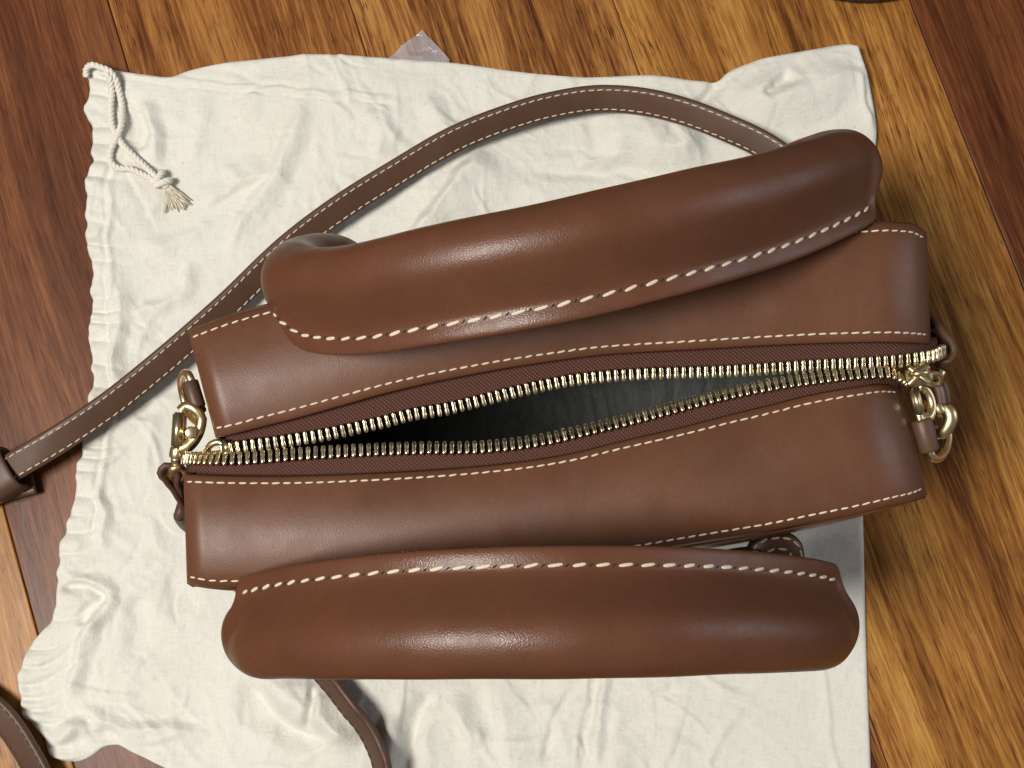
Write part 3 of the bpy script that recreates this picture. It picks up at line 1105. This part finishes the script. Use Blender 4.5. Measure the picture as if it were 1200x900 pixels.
hb = handle([(425, 372, .050), (418, 350, .075), (405, 322, .100), (385, 315, .122), (354, 322, .142), (344, 331, .157), (362, 341, .172), (418, 342, .190), (500, 326, .205), (580, 311, .2125), (660, 295, .215), (740, 276, .213), (820, 257, .2055), (900, 236, .190), (957, 216, .1745), (991, 202, .158), (993, 195, .136), (968, 193, .112), (925, 208, .088), (915, 245, .055)],
            [.0105, .0110, .0115, .0120,   .0128, .0133, .0135, .0137, .0139, .0141, .0142, .0142, .0142, .0141, .0139, .0136, .0128, .0115, .0110, .0105], -perp, 4.7, 15.2, 6, 34, 28, 0.06)
hb['label'] = 'rolled leather handle leaning away beyond the zipper'
hf = handle([(370, 680, .050), (355, 690, .075), (330, 708, .105), (308, 728, .130), (299, 741, .150), (306, 742, .163), (335, 739, .177), (400, 735, .196), (480, 731, .208), (570, 729, .2145), (655, 728, .216), (740, 727, .213), (820, 726, .205), (890, 727, .192), (940, 729, .176), (965, 730, .158), (963, 727, .140), (945, 712, .110), (925, 700, .080), (910, 690, .055)],
            [.0105, .0110, .0115, .0125, .0131, .0134, .0136, .0139, .0142, .0145, .0146, .0146,   .0144, .0142, .0140, .0137, .0128, .0115, .0110, .0105], perp, 4.25, 15.3, 4, 20, 32)
hf['label'] = 'rolled leather handle in front with its stitched edge towards the zipper'


# stitched leather tabs that carry the handles on the panels
def tab(px, py, z, wdt, hgt, yaw, tilt, sew=True):
    c = at(px, py, z)
    ax = np.array([math.cos(yaw), math.sin(yaw), 0])
    out = np.array([-ax[1], ax[0], 0])
    upv = out * math.cos(tilt) + np.array([0, 0, 1]) * math.sin(tilt)
    nr = np.cross(ax, upv)
    nr = nr if nr[2] > 0 else -nr
    mb = MB()
    V, F = [], []
    rings = [(1.0, -0.0016), (1.02, 0.0), (0.985, 0.0014), (0.93, 0.0020), (0.6, 0.0032), (0.25, 0.0042), (0.02, 0.0045)]
    for sc, h in rings:
        for i in range(40):
            t = 2 * math.pi * i / 40
            ex = 2.4
            x = math.copysign(abs(math.cos(t)) ** (2 / ex), math.cos(t)) * wdt / 2 * sc
            y = math.copysign(abs(math.sin(t)) ** (2 / ex), math.sin(t)) * hgt / 2 * sc
            V.append(c + ax * x + upv * y + nr * h)
    F = grid_faces(len(rings), 40, True) + [tuple(range(40))]
    o = mesh_obj('handle_tab', V, F, M['handle'], bag)
    if sew:
        for sc in (0.86, 0.50):
            P_ = []
            for t in np.linspace(R(-5), R(185), 60):
                x = math.copysign(abs(math.cos(t)) ** (2 / 2.4), math.cos(t)) * wdt / 2 * sc
                y = abs(math.sin(t)) ** (2 / 2.4) * hgt / 2 * sc
                P_.append(c + ax * x + upv * y + nr * (0.0021 if sc > 0.7 else 0.0036))
            P_ = np.array(P_)
            seam(P_, np.repeat(nr[None], 60, 0), 0.0042, 0.0030, 0.00045, o, joined='stitching')
    return o


yaw = math.atan2(axis[1], axis[0])
tab(908, 655, 0.118, 0.021, 0.020, yaw - 0.05, R(20))
tab(870, 668, 0.119, 0.026, 0.016, yaw - 0.02, R(15))
tab(425, 680, 0.085, 0.021, 0.022, yaw, R(75))
tab(430, 372, 0.070, 0.021, 0.022, yaw, R(100), sew=False)
tab(930, 262, 0.070, 0.021, 0.022, yaw, R(100), sew=False)


# ------------------------------------------------------------------ shoulder strap
def ribbon(P, upv, width, thick, name, mat, parent, sew=(True, True), thread=None, cut=None):
    """flat leather band along P; upv is the face normal per point"""
    n = len(P)
    T = unit(np.gradient(P, axis=0))
    a, b = width / 2, thick / 2
    e = b * 0.8
    sec = [(-a, 0), (-a + e * 0.25, b * 0.72), (-a + e, b), (-a + e * 2.2, b * 1.05), (0, b * 1.12), (a - e * 2.2, b * 1.05), (a - e, b), (a - e * 0.25, b * 0.72), (a, 0), (a - e * 0.25, -b * 0.72), (a - e, -b), (0, -b), (-a + e, -b), (-a + e * 0.25, -b * 0.72)]
    V, l1, l2, nn = [], [], [], []
    for i in range(n):
        N = unit(upv[i] - T[i] * np.dot(upv[i], T[i]))
        B = np.cross(N, T[i])
        for x, z in sec:
            V.append(P[i] + B * x + N * z)
        l1.append(P[i] + B * (-a + 0.0019) + N * b * 1.05)
        l2.append(P[i] + B * (a - 0.0019) + N * b * 1.05)
        nn.append(N)
    F = grid_faces(n, len(sec), True) + [tuple(range(len(sec))), tuple((n - 1) * len(sec) + j for j in range(len(sec)))]
    o = mesh_obj(name, V, F, mat, parent)
    for f_, l in zip(sew, (l1, l2)):
        if f_:
            seam(np.array(l)[:cut], np.array(nn)[:cut], 0.0040, 0.0028, 0.00028, o, joined='stitching', slant=3, mat=thread)
            if cut:
                seam(np.array(l)[cut:], np.array(nn)[cut:], 0.0040, 0.0028, 0.00034, o, joined='stitching', slant=3, mat=M['thread_brown'])
    return o


# centre line with height, and sideways tilt of the band (degrees; + lifts the left side of travel)
SP = [(1080, 392, .124, 70), (1064, 392, .108, 66), (1040, 370, .080, 55), (1015, 315, .050, 45), (985, 258, .030, 40), (945, 208, .021, 38), (898, 172, .0185, 36), (845, 147, .0170, 36), (800, 130, .0165, 36), (750, 118.5, .0165, 36), (705, 115.5, .0165, 36), (640, 125, .0165, 36), (590, 140, .0165, 36), (533, 163, .016, 36), (467, 201, .016, 36), (400, 243, .016, 36), (345, 284, .016, 36), (262, 362, .016, 36), (190, 425, .016, 35), (125, 477, .0165, 32), (70, 514, .0175, 26), (32, 537, .0175, 15), (0, 556, .015, 6), (-60, 588, .010, 0), (-150, 625, .007, 0), (-215, 670, .006, 0), (-215, 740, .006, 0), (-130, 785, .006, -4), (-60, 800, .006, -8), (0, 838, .0075, -16), (38, 893, .0085, -20), (70, 960, .008, -14), (130, 1030, .006, 0), (240, 1070, .0055, 0), (370, 1060, .0055, 0), (440, 990, .0075, 18), (453, 930, .013, 48), (446, 890, .015, 52), (428, 853, .016, 52), (405, 823, .016, 52), (379, 792, .018, 50), (345, 750, .020, 42), (300, 700, .030, 28), (262, 650, .050, 30), (226, 612, .088, 50), (214, 590, .118, 70)]
spx = np.array([at(p[0], p[1], p[2]) for p in SP])
allp = spline(np.c_[spx, [p[3] * 1e-5 for p in SP]], 1500)
allp[:, 3] *= 1e5
allp = resample(allp, 520)
Pm, tl = allp[:, :3], allp[:, 3]
# cloth lies below: keep the band clear of it
for i in range(len(Pm)):
    z = cloth_z(Pm[i]) if (ext[0] < Pm[i][0] < ext[1] and ext[2] < Pm[i][1] < ext[3]) else 0.0
    Pm[i][2] = max(Pm[i][2], z + 0.0022 + 0.0062 * abs(math.sin(R(tl[i]))))
T = unit(np.gradient(Pm, axis=0))
upn = []
for i in range(len(Pm)):
    h = unit(np.array([-T[i][1], T[i][0], 0]))          # left of travel
    a = R(tl[i])
    N0 = unit(np.cross(T[i], h))
    upn.append(N0 * math.cos(a) + h * math.sin(a))
strap = ribbon(Pm, np.array(upn), 0.0128, 0.0034, 'shoulder_strap', M['strap'], bag, thread=plain('strap_thread', (0.62, 0.55, 0.44), 0.8, bscale=2000), cut=int(np.argmin(np.linalg.norm(Pm - at(-40, 580, 0.012), axis=1))))
strap['label'] = 'long narrow brown strap looping over the cloth behind the bag'

# keeper loop and tail of the strap at the left edge
d_ = unit(at(60, 520, .016) - at(0, 556, .016))
sd = np.cross([0, 0, 1], d_)
kc = at(2, 556, 0.0125)
Q, U_ = [], []
for a in np.linspace(0, 2 * math.pi, 48, endpoint=False):
    cx = math.copysign(abs(math.cos(a)) ** 0.55, math.cos(a)) * 0.0098
    cz = math.copysign(abs(math.sin(a)) ** 0.55, math.sin(a)) * 0.0078
    Q.append(kc + sd * cx + np.array([0, 0, cz]))
    U_.append(unit(sd * math.cos(a) + np.array([0, 0, 1.0]) * math.sin(a)))
Q, U_ = np.array(Q + Q[:1]), np.array(U_ + U_[:1])
kp = ribbon(Q, U_, 0.013, 0.0022, 'keeper', M['strap'], strap, sew=(False, False))
tp = atv([(-60, 600, .007), (-20, 582, .0065), (6, 572, .006), (24, 567, .0055), (40, 563, .005)])
tp = resample(spline(tp, 60), 40)
ribbon(tp, np.tile([0.0, 0, 1], (40, 1)), 0.0125, 0.003, 'strap_tail', M['strap'], strap, sew=(True, True), thread=M['thread_dark'])


# ------------------------------------------------------------------ metal fittings at both ends
def zz(px, z):
    return np.array([at(x, y, z) for x, y in px])


# left end: leather ring loop, ring, snap hook, strap end
mb = MB()
mb.rod(at(222.5, 447, .146), at(232, 478, .146), 0.0028, 18, 0.2)
mb.rod(at(231, 476, .1455), at(236, 484, .144), 0.0022, 14, 0.2)
mb.build('ring_loop', M['strap'], bag)
mb = MB()
ringp = [(221, 439, .1465), (227, 455, .146), (233, 481, .145), (238, 492, .141), (232, 495, .131), (220, 482, .124), (213, 456, .126), (214, 440, .136)]
mb.tube(spline(atv(ringp), 60, closed=True)[:-1], 0.0014, 10, closed=True)
mb.build('ring', M['gold'], bag)
mb = MB()
zl = 0.1475
ca, cb_ = at(211, 484, zl), at(208.5, 526, zl - .003)
dd = unit(cb_ - ca)
ss = np.cross([0, 0, 1], dd)
mb.box((ca + cb_) / 2, (dd, ss, np.array([0, 0, 1.0])), (np.linalg.norm(cb_ - ca) / 2, 0.0019, 0.0030), 0.18)
hk = [(212, 482, zl), (219, 476, zl), (229, 480, zl), (236, 490, zl - .001), (234, 503, zl - .002), (228, 514, zl - .003), (219, 523, zl - .003), (211, 526, zl - .003)]
mb.tube(resample(spline(atv(hk), 80), 40), np.interp(np.linspace(0, 1, 40), [0, .4, .75, 1], [.0020, .0017, .0022, .0024]), 10)
mb.rod(at(224, 507, zl - .006), at(224, 507, zl + .002), 0.0022, 16)
mb.rod(at(209, 524, zl - .004), at(206.5, 537, zl - .005), 0.0026, 14)
mb.rod(at(206.5, 535, zl - .006), at(205, 556, zl - .012), 0.0017, 12)
mb.tube(spline(atv([(199, 558, .136), (206, 562, .133), (214, 556, .134), (212, 548, .139), (203, 549, .140)]), 30, closed=True)[:-1], 0.0014, 8, closed=True)
mb.build('snap_hook', M['gold'], strap)
tabp = atv([(220, 606, .112), (213, 588, .122), (204, 574, .129), (195, 560, .134), (192.5, 551, .137), (198, 546, .138), (205, 551, .136), (210, 565, .131), (216, 584, .122)])
tabp = resample(spline(tabp, 90), 50)
TT = unit(np.gradient(tabp, axis=0))
upq = np.cross(TT, np.array([0.05, 0.15, 1.0]))
ribbon(tabp, upq, 0.007, 0.0022, 'strap_end', M['strap'], strap, sew=(False, False))
# zipper stop and tab at the left end
mb = MB()
mb.box(at(266, 524, ZT - .004), (axis, perp, np.array([0, 0, 1.0])), (0.0016, 0.0024, 0.0018), 0.2)
mb.tube(spline(atv([(243, 531, .150), (246, 522, .152), (256, 518, .153), (264, 523, .153), (258, 531, .151)]), 30, closed=True)[:-1], 0.0012, 8, closed=True)
mb.build('zipper_stop', M['gold'], bag)

# right end
mb = MB()
mb.rod(at(1078.5, 491, .1445), at(1089, 529, .1425), 0.0037, 20, 0.2)
mb.build('ring_loop', M['strap'], bag)
mb = MB()
ringp = [(1076, 481, .145), (1083, 507, .144), (1091, 533, .1425), (1098, 537.5, .139), (1107, 529, .133), (1111, 510, .129), (1104, 486, .130), (1088, 474, .137)]
mb.tube(spline(atv(ringp), 60, closed=True)[:-1], 0.0015, 10, closed=True)
mb.build('ring', M['gold'], bag)
mb = MB()
zr = 0.147
ca, cb_ = at(1069, 456, zr), at(1077, 487, zr - .002)
dd = unit(cb_ - ca)
ss = np.cross([0, 0, 1], dd)
mb.box((ca + cb_) / 2, (dd, ss, np.array([0, 0, 1.0])), (np.linalg.norm(cb_ - ca) / 2, 0.0016, 0.0024), 0.18)
hk = [(1078, 486, zr - .002), (1086, 490, zr - .002), (1092, 480, zr - .003), (1090, 466, zr - .003), (1084, 456, zr - .002), (1076, 452, zr)]
mb.tube(resample(spline(atv(hk), 80), 40), 0.0016, 10)
hk2 = [(1094, 503, .136), (1102, 508, .138), (1110, 500, .140), (1113.5, 488, .141), (1109, 479, .141), (1100, 476, .140)]
mb.tube(resample(spline(atv(hk2), 80), 40), np.interp(np.linspace(0, 1, 40), [0, .3, .7, 1], [.0016, .0024, .0026, .0018]), 10)
mb.rod(at(1095, 474, .142), at(1103, 484, .142), 0.0022, 14)
mb.rod(at(1098, 444, .141), at(1103, 434, .141), 0.0019, 12)
mb.build('snap_hook', M['gold'], strap)
mb = MB()
tq = atv([(1099, 446, .143), (1104, 459, .143), (1106, 473, .142)])
o = ribbon(resample(spline(tq, 20), 14), np.tile([0.15, 0, 1.0], (14, 1)), 0.0052, 0.003, 'zipper_pull', M['strap'], bag, sew=(False, False))
tabp = atv([(1086, 372, .118), (1096, 383, .128), (1107, 395, .134), (1115, 406, .136), (1116, 416, .136), (1108, 427, .136), (1102, 424, .134), (1100, 410, .128), (1092, 392, .118)])
tabp = resample(spline(tabp, 90), 50)
TT = unit(np.gradient(tabp, axis=0))
upq = np.cross(TT, np.array([-0.25, 0.1, 1.0]))
ribbon(tabp, upq, 0.008, 0.0024, 'strap_end', M['strap'], strap, sew=(False, False))
# slider: body, bridge and crossed wires of the pull
mb = MB()
sc = at(1078, 439, ZT - .003)
ax2 = unit(axis * 0.8 + perp * 0.1)
py2 = np.cross([0, 0, 1], ax2)
mb.box(sc - np.array([0, 0, 0.0016]), (ax2, py2, np.array([0, 0, 1.0])), (0.0042, 0.0036, 0.0016), 0.25)
mb.box(sc + np.array([0, 0, 0.0012]), (ax2, py2, np.array([0, 0, 1.0])), (0.0030, 0.0022, 0.0010), 0.3)
mb.tube(spline(atv([(1068, 439, ZT - .002), (1073, 438, ZT + .001), (1082, 437, ZT + .001), (1088, 436, ZT - .003)]), 14), 0.0011, 8)
mb.rod(at(1065, 431, ZT - .001), at(1089, 449, ZT), 0.0009, 10)
mb.rod(at(1088, 429, ZT), at(1064, 451, ZT - .001), 0.0010, 10)
mb.tube(spline(atv([(1084, 443, .157), (1092, 438, .154), (1101, 440, .150), (1101, 449, .147), (1092, 450, .150)]), 30, closed=True)[:-1], 0.0010, 8, closed=True)
mb.build('zipper_slider', M['gold'], bag)
